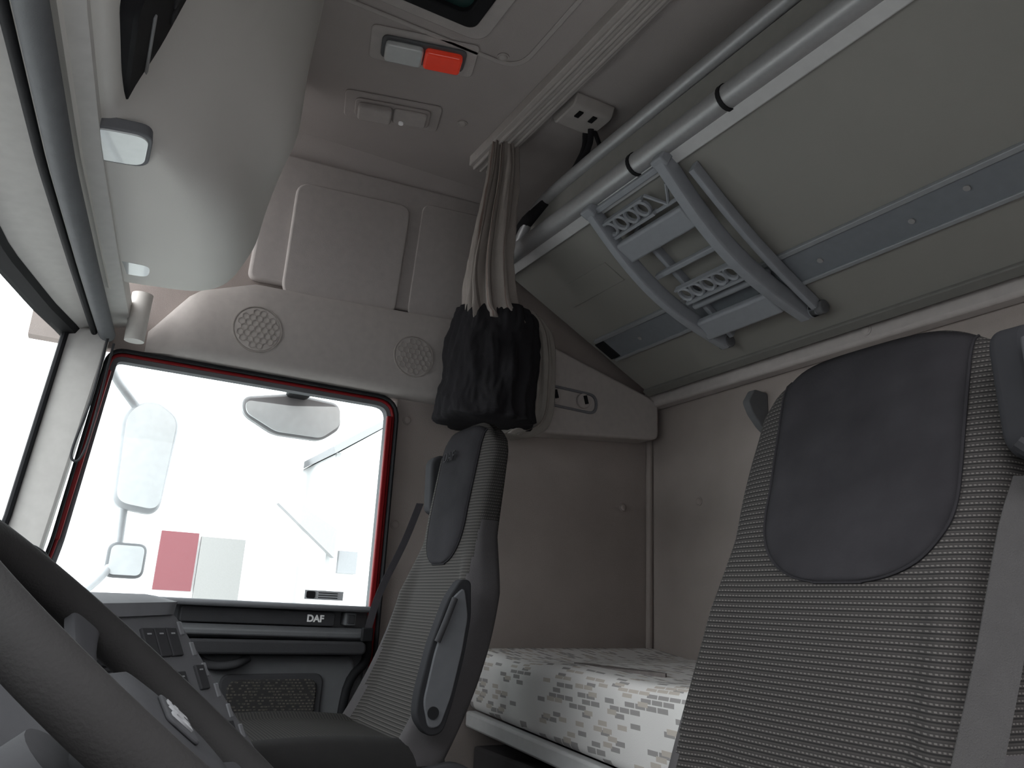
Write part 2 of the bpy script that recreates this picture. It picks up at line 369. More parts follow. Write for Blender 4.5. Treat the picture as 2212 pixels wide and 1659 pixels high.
for i in range(5): make(G().obox(ro+nn*.021+Vector((-.10+i*.045,0,0))+vv*.045,(1,0,0),vv,nn,.030,.022,.006),"unit_button",dkM,un,bevel=.002)
make(G().obox(ro+nn*.021+Vector((.04,0,0))-vv*.06,(1,0,0),vv,nn,.16,.010,.005),"unit_trim",silM,un,bevel=.002)
make(G().cyl(ro+nn*.019+Vector((-.1,0,0))-vv*.03,nn,.016,.010),"unit_knob",silM,un,bevel=.002)
fl=make(G().prism('X',rpoly([(.18,1.04),(.305,1.02),(.325,1.32),(.24,1.36)],.02),2.168,2.188),"lit_recess_panel",whitM,con,bevel=.004)  # white panel stands in for the lit recess at the console end
make(G().box(2.18,2.192,.28,.31,1.15,1.22),"side_slot",dkM,fl)
# sun blind
bl=make(G().tube([(x,rb(x),.690) for x in [.4+2.0*i/30 for i in range(31)]],.021,16),"roller_blind",mdM,label="dark grey roller blind tube along the windscreen header",category="blind")
make(G().tube([(x,rb(x)-.032,.688) for x in [.4+2.0*i/30 for i in range(31)]],.008,10),"pull_bar",blkM,bl)
g=G().tube(catm([(2.37,-.005,.68),(2.36,-.015,.5),(2.36,-.035,.36),(2.36,-.03,.325),(2.36,-.012,.335),(2.365,.0,.42),(2.37,.012,.66)],40),.0035,8)
make(g,"blind_cord",dkM,label="thin grey pull cord looped beside the windscreen pillar",category="cord")
make(G().cyl((2.35,.06,.672),(0,0,1),.026,.14,r2=.028),"pillar_cap",pillM,label="pale cylindrical end cap beside the overhead console",category="cap")

# ================================================================ SIDE WALL PANELS
sp=thing("speaker_panel",(2.42,.5,.66),"beige moulded side panel with two round speaker grilles above the door","panel")
R=[]
for i in range(33):
    r=.095+.97*i/32
    top=interp(r,[.095,.2,.37,.55,.82,1.07],[.74,.88,.945,.95,.965,.98]);k=min(1,math.sin(min(1,(i+.6)/5)*math.pi/2));bot=.668
    d=.07*k
    R.append([(2.455,r,bot),(2.455-d*.7,r,bot+.004),(2.455-d,r,bot+.03),(2.455-d,r,bot+(top-bot)*.6),(2.455-d*.95,r,top-.03),(2.455-d*.8,r,top-.006),(2.455,r,top)])
make(G().loft(R),"panel_body",panelM,sp,ang=50)
grilM=M("grille_cloth",(154,148,143),.85,spec=.1)
def speaker(r,z,rad):
    x=2.384
    make(G().ring('X',[(r+rad*math.cos(q),z+rad*math.sin(q)) for q in [2*math.pi*i/48 for i in range(48)]],[(r+rad*.96*math.cos(q),z+rad*.96*math.sin(q)) for q in [2*math.pi*i/48 for i in range(48)]],x-.0015,x+.004),"speaker_rim",grilM,sp,smooth=False)
    s=make(G().cyl((x+.004,r,z),(-1,0,0),rad*.92,.0045,48),"speaker_grille",panelM,sp)
    g=G();h=.0115
    for i in range(-7,8):
        for j in range(-7,8):
            a=r+h*1.75*(i+.5*(j%2));b=z+h*1.5*j
            if (a-r)**2+(b-z)**2<(rad*.80)**2:
                po=[(a+h*math.sin(q*math.pi/3),b+h*math.cos(q*math.pi/3)) for q in range(6)]
                pi=[(a+h*.86*math.sin(q*math.pi/3),b+h*.86*math.cos(q*math.pi/3)) for q in range(6)]
                g.ring('X',po,pi,x-.002,x-.0004)
    make(g,"honeycomb_mesh",grilM,s,smooth=False,kind="stuff")
speaker(.39,.79,.074);speaker(.905,.805,.072)
up=thing("wall_storage_panel",(2.44,.75,1.0),"beige moulded upper side panel with shallow raised bulges","panel")
make(G().prism('X',rpoly([(.345,.965),(1.19,.99),(1.20,1.48),(.36,1.43)],.03),2.428,2.452),"back_plate",trimM,up,bevel=.010,seg=4)
make(G().prism('X',rpoly([(.45,.93),(.835,.94),(.86,1.37),(.455,1.34)],.05),2.415,2.43),"raised_bulge",trimM,up,bevel=.013,seg=6)
make(G().prism('X',rpoly([(.880,.955),(1.16,.96),(1.175,1.42),(.905,1.40)],.04),2.422,2.43),"raised_bulge",trimM,up,bevel=.007,seg=5)
sh=thing("side_control_panel",(2.4,1.6,.62),"beige side cabinet panel with two round knobs in an oval recess","panel")
make(G().prism('X',rpoly([(1.28,.97),(1.42,.945),(1.885,.825),(1.925,.80),(1.925,.665),(1.88,.655),(1.28,.60)],[.02,.04,.04,.03,.03,.04,.02]),2.35,2.45),"panel_body",panelM,sh,bevel=.015,seg=4)
make(G().ring('X',rpoly([(1.375,.795),(1.63,.79),(1.63,.71),(1.375,.715)],.04),rpoly([(1.385,.786),(1.62,.781),(1.62,.719),(1.385,.724)],.034),2.343,2.352),"oval_recess",ltM,sh,bevel=.002)
for r in (1.435,1.565):
    kb=make(G().cyl((2.35,r,.754),(-1,0,0),.028,.014,28),"round_knob",panelM,sh,bevel=.003)
    make(G().obox((2.334,r+.006,.758),(0,1,.3),(0,-.3,1),(1,0,0),.014,.032,.004),"knob_slot",blkM,kb)
def button(p,d,par,mat=wallM):
    return make(G().cyl(p,d,.017,.003,20).dome(Vector(p)+Vector(d)*.003,d,.013,.006),"fixing_button",mat,par)
for p in [(2.45,.925,.60),(2.45,.915,.25),(2.45,1.83,.40),(2.45,1.3,.52)]: button(p,(-1,0,0),wright)
button((2.17,1.96,.41),(0,-1,0),wrear)
button((1.39,1.90,.825),(0,-1,0),ledge,trimM)
button((1.69,.83,1.5),(0,0,-1),ceil,panelM)
button((2.04,.87,1.5),(0,0,-1),ceil,panelM)
make(G().prism('X',rpoly([(1.96,.74),(1.90,.745),(1.87,.70),(1.89,.66),(1.93,.62),(1.96,.60)],.01),1.825,1.855),"coat_hook",mdM,wrear,bevel=.006)

# ================================================================ CEILING ITEMS
ua=Vector((-.27,1,0)).normalized();va=Vector((1,.27,0)).normalized()
def clamp_lamp(c,red):
    c=Vector(c)
    t=thing("ceiling_lamp",c,"ceiling lamp with clear and red lenses" if red else "unlit flush ceiling lamp with small switch","lamp")
    n=Vector((0,0,-1))
    make(G().oprism(c,ua,va,n,rpoly([(-.15,-.07),(.15,-.07),(.15,.07),(-.15,.07)],.02),.006),"lamp_plate",ceilM if not red else trimM,t,bevel=.003)
    make(G().oprism(c+n*.006,ua,va,n,rpoly([(-.118,-.046),(.118,-.046),(.118,.046),(-.118,.046)],.02),.008),"lamp_base",mdM if red else ceilM,t,bevel=.003)
    make(G().oprism(c+n*.012,ua,va,n,rpoly([(-.108,-.037),(-.002,-.037),(-.002,.037),(-.108,.037)],.014),.022),"clear_lens",lensM if red else trimM,t,bevel=.007,seg=3)
    if red: make(G().oprism(c+n*.012,ua,va,n,rpoly([(.002,-.037),(.108,-.037),(.108,.037),(.002,.037)],.014),.022),"red_lens",redL,t,bevel=.007,seg=3)
    else:
        make(G().oprism(c+n*.012,ua,va,n,rpoly([(.002,-.037),(.108,-.037),(.108,.037),(.002,.037)],.014),.010),"lamp_cover",trimM,t,bevel=.004)
        make(G().cyl(c+n*.02+ua*.03+va*.025,n,.008,.008,16),"lamp_switch",letM,t)
clamp_lamp((1.79,.63,1.5),True);clamp_lamp((2.10,.655,1.5),False)
h=thing("roof_hatch",(1.25,.4,1.5),"dark framed roof hatch with tinted glass","hatch")
ho=rpoly([(.85,.02),(1.66,.02),(1.66,.75),(.85,.75)],.05);hi=rpoly([(.93,.10),(1.60,.10),(1.60,.69),(.93,.69)],.03)
make(G().ring('Z',ho,hi,1.485,1.5),"surround",trimM,h,bevel=.005)
make(G().ring('Z',rpoly([(.92,.09),(1.61,.09),(1.61,.70),(.92,.70)],.03),rpoly([(.97,.14),(1.57,.14),(1.57,.66),(.97,.66)],.03),1.47,1.498),"hatch_frame",blkM,h,bevel=.005)
make(G().box(.94,1.59,.11,.68,1.488,1.494),"hatch_glass",M("hatch_dark_glass",(38,60,58),.1,spec=.8),h)
make(G().ring('Z',rpoly([(.55,-.05),(1.72,-.05),(1.72,.90),(.55,.90)],.08),rpoly([(.565,-.035),(1.705,-.035),(1.705,.885),(.565,.885)],.07),1.494,1.5),"trim_11",trimM,kind="structure",bevel=.003)
bk=thing("strap_bracket",(1.78,1.17,1.5),"beige ceiling bracket holding two black straps","bracket")
make(G().prism('R',rpoly([(1.70,1.5),(1.72,1.462),(1.83,1.462),(1.85,1.5)],.012),1.09,1.23),"bracket_body",panelM,bk,bevel=.006)
for r in (1.12,1.17): make(G().box(1.735,1.765,r,r+.015,1.458,1.463),"bracket_slot",blkM,bk)
for dx in (0,.03):
    make(G().tube(catm([(1.79+dx,1.20,1.47),(1.83+dx,1.215,1.41),(1.96+dx,1.20,1.30),(2.03+dx,1.20,1.24)],12),.008,8,sx=.35,sy=1.2),"black_strap",clothB,bk)
make(G().tube(catm([(1.80,1.22,1.465),(1.80,1.24,1.42),(1.79,1.24,1.38)],8),.007,8),"strap_tail",clothB,bk)

# ================================================================ UPPER BUNK
bn=thing("upper_bunk",(1.35,1.5,.84),"tilted beige upper bunk board with metal front tubes","bunk bed")
S=Vector((0,1,-.522)).normalized();N=Vector((0,-.522,-1)).normalized();X1=Vector((1,0,0))
def bp(x,r,off=0):
    return Vector((x,r,1.19-.522*(r-1.19)))+N*off
def slab(g,x0,x1,r0,r1,a,b):
    vs=[bp(x,r,o) for x in (x0,x1) for r in (r0,r1) for o in (a,b)]
    return g.add(vs,[(0,1,3,2),(4,6,7,5),(0,4,5,1),(2,3,7,6),(0,2,6,4),(1,5,7,3)])
make(slab(G(),.33,2.345,1.20,1.865,-.05,0),"bunk_board",bunkM,bn,bevel=.006)
make(slab(G(),.33,2.30,1.588,1.682,0,.008),"support_strip",stripM,bn,bevel=.002)
seM=M("strip_edge_grey",(146,149,152),.4,.2)
for a,b in ((1.580,1.593),(1.677,1.688)): make(slab(G(),.33,2.30,a,b,0,.014),"strip_edge",seM,bn,bevel=.002)
make(slab(G(),2.26,2.315,1.595,1.675,.002,.012),"strip_end_cap",blkM,bn,bevel=.004)
make(slab(G(),.33,2.34,1.20,1.235,0,.014),"front_rail",whitM,bn,bevel=.004)
make(slab(G(),.33,2.345,1.845,1.875,-.05,.012),"rear_edge",M("edge_grey",(112,111,107),.7),bn,bevel=.004)
make(G().tube([(.33,1.185,1.20),(2.34,1.185,1.20)],.031,20),"front_tube",aluM,bn)
make(G().tube(catm([(.33,1.185,1.335),(1.0,1.185,1.335),(1.9,1.185,1.325),(2.1,1.185,1.30),(2.15,1.185,1.27),(2.20,1.185,1.225)],30),.021,16),"guard_tube",aluM,bn)
for x in (1.54,1.19): make(G().tube([(x-.006,1.185,1.20),(x+.006,1.185,1.20)],.034,20),"tube_joint",blkM,bn)
make(G().tube([(2.02,1.185,1.31),(2.14,1.185,1.285),(2.3,1.185,1.235)],[.018,.026,.022],12),"strap_sleeve",clothB,bn)
make(G().box(.33,2.3,1.19,1.2,1.20,1.31),"bunk_side_board",M("bunk_side",(128,126,122),.8),bn)
for x,r in ((1.32,1.64),(1.05,1.64),(.9,1.62),(2.1,1.64)):
    make(G().cyl(bp(x,r,.008),N,.008,.004,14),"strip_screw",aluM,bn)
make(slab(G(),1.93,2.23,1.36,1.44,0,.003),"embossed_mark",bunkM,bn,bevel=.003)

# ---- ladder
ld=thing("folding_ladder",bp(1.62,1.5,.03),"light grey plastic folding ladder clipped under the upper bunk","ladder")
def stile(x0,x1,bow,w,d,r0=1.19,r1=1.77,base=.02,name="stile",mat=ladM):
    R=[]
    for i in range(25):
        t=i/24;c=bp(x0+(x1-x0)*t,r0+(r1-r0)*t,base+bow*math.sin(math.pi*t))
        R.append([c+X1*a*w/2+N*b*d/2 for a,b in rpoly([(-1,-1),(1,-1),(1,1),(-1,1)],.35,3)])
    return make(G().loft(R),name,mat,ld,ang=30)
stile(1.765,1.80,.055,.030,.05);stile(1.435,1.475,.055,.036,.055)
stile(1.385,1.43,.015,.020,.035,1.26,1.75,name="inner_stile");stile(1.70,1.76,.0,.018,.03,1.32,1.75,.012,name="inner_stile")
def rung(r,x0,x1,w,off):
    return make(slab(G(),x0,x1,r-w/2,r+w/2,off,off+.028),"rung",ladM,ld,bevel=.008,seg=3)
rung(1.345,1.47,1.79,.066,.045);rung(1.675,1.49,1.80,.070,.04);rung(1.60,1.45,1.76,.018,.02)
make(slab(G(),1.46,1.77,1.205,1.222,.01,.03),"cross_bar",ladM,ld,bevel=.004)
make(slab(G(),1.49,1.77,1.455,1.47,.03,.05),"cross_bar",ladM,ld,bevel=.004)
def rack(r,x0,x1,off,n):
    g=slab(slab(G(),x0,x1,r+.018,r+.026,off,off+.025),x0,x1,r-.03,r-.024,off,off+.02)
    for i in range(n):
        x=x0+(x1-x0)*(i+.5)/n
        pts=[bp(x+.021*math.cos(q),r-.004+.021*math.sin(q),off+.012) for q in [math.pi*2*k/14 for k in range(14)]]
        g.tube(pts,.0055,6,closed=True,sx=1.8)
    return make(g,"hook_rack",ladM,ld)
rack(1.275,1.57,1.77,.03,4);rack(1.545,1.50,1.74,.045,5)
g=G()
g.tube([bp(1.56,1.245,.04),bp(1.52,1.30,.04),bp(1.47,1.25,.04)],.006,6).tube([bp(1.57,1.30,.04),bp(1.47,1.30,.04)],.006,6)
make(g,"brace",ladM,ld)
for x in (1.80,1.45,1.43):
    make(G().cyl(bp(x-.02,1.765,.02),X1,.020,.045,20),"pivot_clip",mdM if x!=1.45 else ladM,ld,bevel=.003)
for x in (1.765,1.435): make(slab(G(),x-.022,x+.022,1.185,1.215,.0,.05),"top_clip",ladM,ld,bevel=.006)

# ================================================================ CURTAIN AND BUNDLE
def bunch(cs,rad,n,amp,lobes,seed,rum=0,flat=1.0):
    rnd=random.Random(seed);ph=[rnd.random()*6.28 for _ in range(4)];R=[]
    K=len(cs)
    for k,c in enumerate(cs):
        t=k/(K-1);row=[]
        for i in range(n):
            q=2*math.pi*i/n
            qq=q+.25*math.sin(2*q+ph[1])+.10*math.sin(3*q+4*t)
            w=1+amp*math.sin(lobes*qq+ph[0]+.8*math.sin(2.2*t+ph[1]))+amp*.5*math.sin((lobes+3)*qq+ph[2]-1.4*t)+amp*.35*math.sin(5*q+ph[3]+3*t)
            if rum:
                d=Vector((math.cos(q)*3.2,math.sin(q)*3.2,c[2]*9+seed));w+=rum*noise.noise(d)+rum*.6*abs(noise.noise(d*2.3))
            rr=rad[k]*w
            row.append((c[0]+rr*math.cos(q)*flat,c[1]+rr*math.sin(q),c[2]+(rum*.12*noise.noise(Vector((q*2,t*3,seed))) if 0<k<K-1 else 0)))
        R.append(row)
    return R
cur=thing("curtain",(2.1,1.05,.6),"beige striped pleated curtain gathered beside the upper bunk","curtain")
cs=catm([(2.03,1.02,1.49),(2.05,1.03,1.36),(2.08,1.03,1.2),(2.12,1.04,1.06),(2.17,1.08,.94),(2.20,1.12,.90)],36)
rd=[interp(k/36,[0,.15,.5,.8,1],[.036,.043,.058,.078,.095]) for k in range(37)]
cm=lambda k,i:(1 if i%17==4 else (2 if i%13==7 else 0))
make(G().loft(bunch(cs,rd,150,.20,11,3,.12),mf=cm),"gathered_cloth",[curtA,curtB,curtC],cur,ang=80)
cs=catm([(2.23,1.24,.98),(2.24,1.30,.91),(2.25,1.32,.76),(2.25,1.30,.62),(2.26,1.22,.555)],24)
make(G().loft(bunch(cs,[.048]*25,80,.2,8,5,.12),mf=cm),"hanging_cloth",[M("curtain_grey",(140,135,130),.95,bump=.4),curtC,curtA],cur,ang=80)
cs=catm([(2.22,1.12,.965),(2.23,1.125,.93),(2.24,1.125,.85),(2.24,1.125,.74),(2.25,1.12,.66),(2.25,1.12,.60),(2.25,1.12,.575)],50)
rd=[interp(k/50,[0,.06,.2,.5,.9,.97,1],[.10,.125,.140,.156,.162,.150,.10]) for k in range(51)]
make(G().loft(bunch(cs,rd,220,.022,19,9,.12)),"tied_black_cloth",clothB,cur,ang=80,label="black cloth wrap tied in vertical folds")

# ================================================================ LOWER BUNK
def bz(x): return -.312-.045*(2.43-x)/.93
bd=thing("lower_bunk",(1.36,1.58,-.95),"lower bunk base with pale front rail","bunk bed")
make(G().box(.32,2.44,1.24,1.95,-.94,-.42),"base_box",darkF,bd,bevel=.01)
make(G().prism('R',[(.32,bz(.32)-.052),(2.44,bz(2.44)-.052),(2.44,bz(2.44)-.004),(.32,bz(.32)-.004)],1.205,1.245),"front_rail",whitM,bd,bevel=.008)
mt=thing("mattress",(1.36,1.58,-.32),"pale mattress with grey and tan brick pattern cover","mattress")
R=[]
for i in range(46):
    x=.34+2.09*i/45
    e=sstep(0,1,min(1,(2.435-x)/.05)) if x>2.38 else 1
    zt=-.135+.018*sstep(2.1,2.43,x)-.012*math.sin(x*5)**2-.03*(1-e)
    prof=rpoly([(1.215,bz(x)),(1.205,zt),(1.955,zt+.015),(1.955,bz(x))],[.03,.05,.05,.02],6)
    R.append([(x,p[0],p[1]) for p in prof])
make(G().loft(R),"mattress_cover",matF,mt,ang=60)
P=[]
for i in range(24):
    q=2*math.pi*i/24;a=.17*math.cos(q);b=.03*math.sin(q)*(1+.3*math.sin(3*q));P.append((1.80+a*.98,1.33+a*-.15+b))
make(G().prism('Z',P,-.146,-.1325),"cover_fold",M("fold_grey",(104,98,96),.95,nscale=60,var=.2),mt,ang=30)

# ================================================================ SEATS
def seat(xc,fr,zt,side,label,fab,hk=1,tk=1,ioff=0,dome=.052,pw=3.6,iw=.165):
    ra=fr(0)
    st=thing("driver_seat" if side<0 else "passenger_seat",(xc,ra-.2,-.95),label,"seat")
    zb=-.34;K=60;Nn=80
    HW=lambda t: interp(t,[0,.2,.45,.62,.8,.93,.975,1],[.250,.245,.232,.230*hk,.236*hk,.236*hk,.226*hk,.190*hk])
    TH=lambda t: tk*interp(t,[0,.3,.7,.93,.98,1],[.17,.155,.125,.10,.08,.03])
    BO=lambda u,t: .028*sstep(.6,.85,u)*(1-sstep(.9,1.02,u))*interp(t,[0,.45,.6,1],[1.3,.9,0,0])
    def drop(u,t): return dome*(u**pw)*sstep(.62,1,t)
    def section(t):
        z=zb+(zt-zb)*t;hw=HW(t);th=TH(t)
        c=fr(z)+.5*tk*interp(t,[0,.3,.7,1],[.17,.155,.125,.11])
        row=[]
        for i in range(Nn):
            q=2*math.pi*i/Nn;cx=math.cos(q);sy=math.sin(q)
            X=hw*math.copysign(abs(cx)**.5,cx);D=th/2*math.copysign(abs(sy)**.5,sy)
            u=abs(X)/hw
            if sy<0: D-=BO(u,t)
            row.append((xc+X,c+D,z-drop(u,t)))
        return row
    def front(dx,t):
        z=zb+(zt-zb)*t;hw=HW(t);u=min(.98,abs(dx)/hw)
        c=fr(z)+.5*tk*interp(t,[0,.3,.7,1],[.17,.155,.125,.11])
        return (xc+dx,c-TH(t)/2*(max(0,1-u**4))**.25-BO(u,t),z-drop(u,t))
    def mf(k,i):
        t=k/K;q=2*math.pi*(i+.5)/Nn;cc=math.cos(q);c=abs(cc)**.5
        if math.sin(q)>0.55 and t<.9: return 1
        if side<0:
            if cc<0: return 0 if t>.25 else (1 if c>.93 else 0)
            lim=interp(t,[0,.15,.28,.36,.37],[.70,.80,.93,1.0,1.1])
            return 1 if c>lim or (math.sin(q)>.2 and t<.5) else 0
        lim=interp(t,[0,.3,.5,.66,.70,1],[.70,.80,.92,.98,1.1,1.1])
        return 1 if c>lim or (math.sin(q)>.1 and t<.6) else 0
    make(G().loft([section(k/K) for k in range(K+1)],mf=mf),"backrest",[fab,darkF],st,ang=60)
    t0=(zt-.395-zb)/(zt-zb);t1=.985
    rows=[];H=.135/(zt-zb)
    for k in range(41):
        s=k/40;t=t0+(t1-t0)*(s**1.8)
        w=iw*((max(0.0,1-max(0,(H-(t-t0))/H)**2.6))**(1/2.6))
        w=max(w,.04);w*=interp(t,[t0,.70,1],[1,1,1.06])
        w=min(w,HW(t)*.93)
        rows.append([(lambda a:(lambda p:(p[0],p[1]-.002-.007*(1-abs(a)**8)*min(1,s/.1),p[2]))(front(ioff*interp(t,[t0,.7,1],[1,1,.2])+w*a,t)))(-1+2*j/24) for j in range(25)])
    make(G().loft(rows,closed=False,cap=False),"headrest_insert",suedM,st,ang=60,solid=.004)
    ln=[rows[k][0] for k in range(40,-1,-1)]+rows[0][1:-1]+[rows[k][-1] for k in range(41)]
    make(G().tube(ln,.0025,6),"piping",suedM,st)
    # cushion
    R=[]
    for k in range(27):
        t=k/26;r=ra-.60+.56*t
        hw=.25*interp(t,[0,.04,.1,1],[.85,.95,1,1]);zt2=-.31+.02*math.sin(math.pi*t)-interp(t,[0,.04,.12,1],[.06,.025,0,0]);row=[]
        for i in range(48):
            q=2*math.pi*i/48;cx=math.cos(q);sy=math.sin(q);X=hw*math.copysign(abs(cx)**.45,cx);D=.065*math.copysign(abs(sy)**.5,sy)
            u=abs(X)/hw
            if sy>0: D+=.02*sstep(.6,.85,u)*(1-sstep(.92,1.02,u))
            row.append((xc+X,r,zt2-.065+D))
        R.append(row)
    make(G().loft(R,mf=lambda k,i:(0 if math.sin(2*math.pi*(i+.5)/48)>0 and abs(math.cos(2*math.pi*(i+.5)/48))**.45<.78 and 3<k else 1)),"seat_cushion",[cushF,cushD],st,ang=60)
    make(G().prism('R',rpoly([(xc-.2,-.43),(xc+.2,-.43),(xc+.24,-.56),(xc-.24,-.56)],.02),ra-.52,ra-.02),"seat_frame",dkM,st,bevel=.01)
    make(G().box(xc-.17,xc+.17,ra-.45,ra-.08,-.9,-.55),"suspension_bellows",blkM,st,bevel=.02)
    make(G().box(xc-.22,xc+.22,ra-.5,ra-.02,-.95,-.90),"mounting_plate",dkM,st,bevel=.005)
    for s in (-1,1):
        make(G().prism('X',rpoly([(ra-.20,-.36),(ra-.02,-.33),(ra+.06,-.37),(ra+.05,-.5),(ra-.22,-.5)],.03),xc+s*.255-.018,xc+s*.255+.018),"recliner_cover",armM,st,bevel=.008,seg=3)
    bx=xc+side*.25*hk+(side*.015);zg=zt-.155;kk=1 if side<0 else .55
    f=fr(zg)+(0 if side<0 else .02)
    make(G().prism('X',rpoly([(f-.03*kk,zg+.08),(f+.05*kk,zg+.10),(f+.08*kk,zg),(f+.05*kk,zg-.09),(f-.02*kk,zg-.08)],.03),bx-.026 ,bx+.026),"belt_guide",gdM if side<0 else hubM,st,bevel=.012,seg=4)
    return st,bx,zg
pf=lambda z:.868+.12*z-.55*max(0,.1-z)**2
ps,pbx,pzg=seat(2.0,pf,.505,1,"grey tweed passenger seat with dark suede headrest and folded armrest",seatP,hk=.77,tk=.70,iw=.118)
dfr=lambda z:.935+.32*z
ds,dbx,dzg=seat(.80,dfr,.455,-1,"grey tweed driver seat with dark suede headrest and belt",seatF,ioff=-.024,iw=.162)
def ribbon(pts,w,wd,name,mat,parent,th=.002):
    wd=Vector(wd).normalized();rows=[]
    for p in catm(pts,24):
        p=Vector(p);rows.append([p-wd*w/2,p+wd*w/2])
    return make(G().loft(rows,closed=False,cap=False),name,mat,parent,solid=th,smooth=False)
ribbon([(dbx,1.03,.19),(dbx-.005,.975,.12),(dbx-.005,.905,-.02),(dbx,.835,-.16),(dbx+.0,.77,-.30)],.054,(-.45,.89,0),"seat_belt",beltM,ds)
make(G().tube(catm([(dbx-.01,.98,.225),(dbx-.03,1.0,.20),(dbx-.01,1.03,.19)],10),.010,8),"belt_loop",blkM,ds)
make(G().prism('X',rpoly([(.985,.36),(1.03,.345),(1.035,.27),(.99,.275)],.01),dbx-.034,dbx-.026),"guide_button",armM,ds,bevel=.003)
ribbon([(2.25,.915,.30),(2.28,.885,.18),(2.33,.84,.03),(2.35,.82,-.08)],.022,(-.3,.95,0),"seat_belt",beltD,ps)
make(G().obox((2.35,.82,-.09),(0,1,0),(0,0,1),(1,0,0),.035,.04,.015),"belt_tongue",blkM,ps,bevel=.004)
ax0,ax1=1.69,1.725
arm=make(G().prism('X',rpoly([(.716,-.235),(.718,-.185),(.740,-.08),(.774,.02),(.804,.065),(.830,.062),(.836,-.02),(.824,-.107),(.804,-.2),(.783,-.265),(.748,-.272)],.02,4),ax0,ax1),"armrest",M("armrest_edge",(46,46,48),.9,spec=.02),ps,bevel=.010,seg=4)
make(G().prism('X',rpoly([(.730,-.20),(.748,-.10),(.782,.02),(.812,.048),(.826,-.02),(.815,-.10),(.796,-.19),(.774,-.252),(.746,-.255)],.015,4),ax0-.004,ax0+.01),"armrest_panel",M("armrest_face",(92,93,96),.7,spec=.06),arm,bevel=.003)
make(G().tube([(ax0-.006,.752,-.075),(ax0-.012,.767,-.03),(ax0-.006,.788,.02)],.007,10),"armrest_handle",armM,arm)
make(G().cyl((ax0,.754,-.222),(-1,0,0),.013,.008,20),"pivot_cap",blkM,arm)
make(G().tube([(1.72,.52,-.40),(1.70,.46,-.375),(1.70,.42,-.37)],.010,8),"height_lever",M("lever_red",(150,60,52),.5),ps)
text("DAF",.040,(2.03,pf(.40)-.014,.41),(-1,0,0),(0,.12,1),M("embossed",(50,49,51),.95,spec=.05),ps,"embossed_lettering",.001)

# ================================================================ DASHBOARD
da=thing("dashboard",(1.36,-.2,-.95),"dark grey wraparound dashboard with switches and radio","dashboard")
def rtop(x): return interp(x,[.33,.5,1.0,1.15,1.6,1.61,1.625,1.64,1.66,2.4],[-.20,-.20,-.24,-.225,.18,.178,.155,.11,.0,-.02])
def rbot(x): return rtop(x)+interp(x,[.33,1.0,1.15,1.6,1.64,1.66,2.4],[.02,.05,.30,.30,.22,.08,.08])
def dtop(x): return interp(x,[.33,.45,.55,.95,1.08,1.6,1.68,2.4],[-.07,-.06,-.03,-.03,-.04,-.018,-.055,-.06])
def dprof(x):
    a=rtop(x);b=rbot(x);z=dtop(x);lo=-.42 if x<1.63 else -.36
    P=[(min(-.36,a-.12),z-.03),(a-.10,z),(a-.02,z-.003),(a+.012,z-.02),(a+.012+(b-a-.012)*.5,(z-.02)*.5+lo*.5),(b,lo),(b-.05,lo-.06)]
    P=rpoly([(-.5,-.08)]+P+[(b-.1,-.62),(-.5,-.62)],.015,3)
    return [(x,p[0],p[1]) for p in P]
xs=[.33,.4,.45,.5,.55,.6,.7,.8,.9,.95,1.0,1.03,1.06,1.1,1.15]+[1.15+.05*i for i in range(1,9)]+[1.58,1.6,1.607,1.615,1.625,1.632,1.64,1.65,1.66,1.68,1.75,1.9,2.1,2.3,2.4]
make(G().loft([dprof(x) for x in xs]),"dash_body",dshM,da,ang=50)
fu=Vector((1,.9,0)).normalized();fv=Vector((0,-.73,1)).normalized();fn=fu.cross(fv).normalized()
if fn.y<0: fn=-fn
fv=fn.cross(fu)
if fv.z<0: fv=-fv
def fp(x,z,off=0):
    a=rtop(x);b=rbot(x);zt=dtop(x)
    t=(zt-.02-z)/(zt-.02+.42);return Vector((x,a+.012+(b-a-.012)*t,z))+fn*off
R=[]
for i in range(24):
    x=1.10+.515*i/23;a=rtop(x);z=dtop(x);k=1 if i<22 else (.8 if i==22 else .5)
    R.append([(x,min(-.30,a-.1),z-.02),(x,min(-.2,a-.06),z+.012*k),(x,a-.02,z+.016*k),(x,a+.022*k,z+.004),(x,a+.018*k,z-.018),(x,a-.04,z-.02)])
make(G().loft(R),"dash_top_pad",M("dash_pad_grey",(112,113,116),.7,spec=.1),da,ang=60)
ru=make(G().obox(fp(1.385,-.085,.002),fu,fv,fn,.17,.085,.014),"radio",swM,da,bevel=.004)
make(G().obox(fp(1.385,-.060,.010),fu,fv,fn,.13,.018,.004),"display",dispM,ru)
for i,tx in enumerate(["4","5","6","AL"]):
    x=1.365+i*.021
    make(G().obox(fp(x,-.093,.011),fu,fv,fn,.026,.015,.006),"radio_button",blkM,ru,bevel=.002)
    text(tx,.009,fp(x,-.093,.0145),fu,fv,letM,ru,"lettering",.0003)
make(G().obox(fp(1.385,-.112,.011),fu,fv,fn,.14,.012,.006),"disc_slot",blkM,ru,bevel=.002)
def swit(x,z,w,h):
    s=make(G().obox(fp(x,z,.002),fu,fv,fn,w,h,.007),"switch",swM,da,bevel=.002)
    make(G().obox(fp(x,z,.0055)+fv*h*.28,fu,fv,fn,w*.35,h*.05,.0015),"switch_marking",silM,s)
for x in (1.515,1.538,1.561): swit(x,-.083,.030,.052)
for x,z in ((1.575,-.142),(1.53,-.15),(1.49,-.155)): swit(x,z,.026,.045)
make(G().obox(fp(1.42,-.17,.001),fu,fv,fn,.10,.05,.007),"storage_drawer",swM,da,bevel=.003)
make(G().obox(fp(1.50,-.25,.001),fu,fv,fn,.20,.08,.007),"storage_drawer",swM,da,bevel=.003)
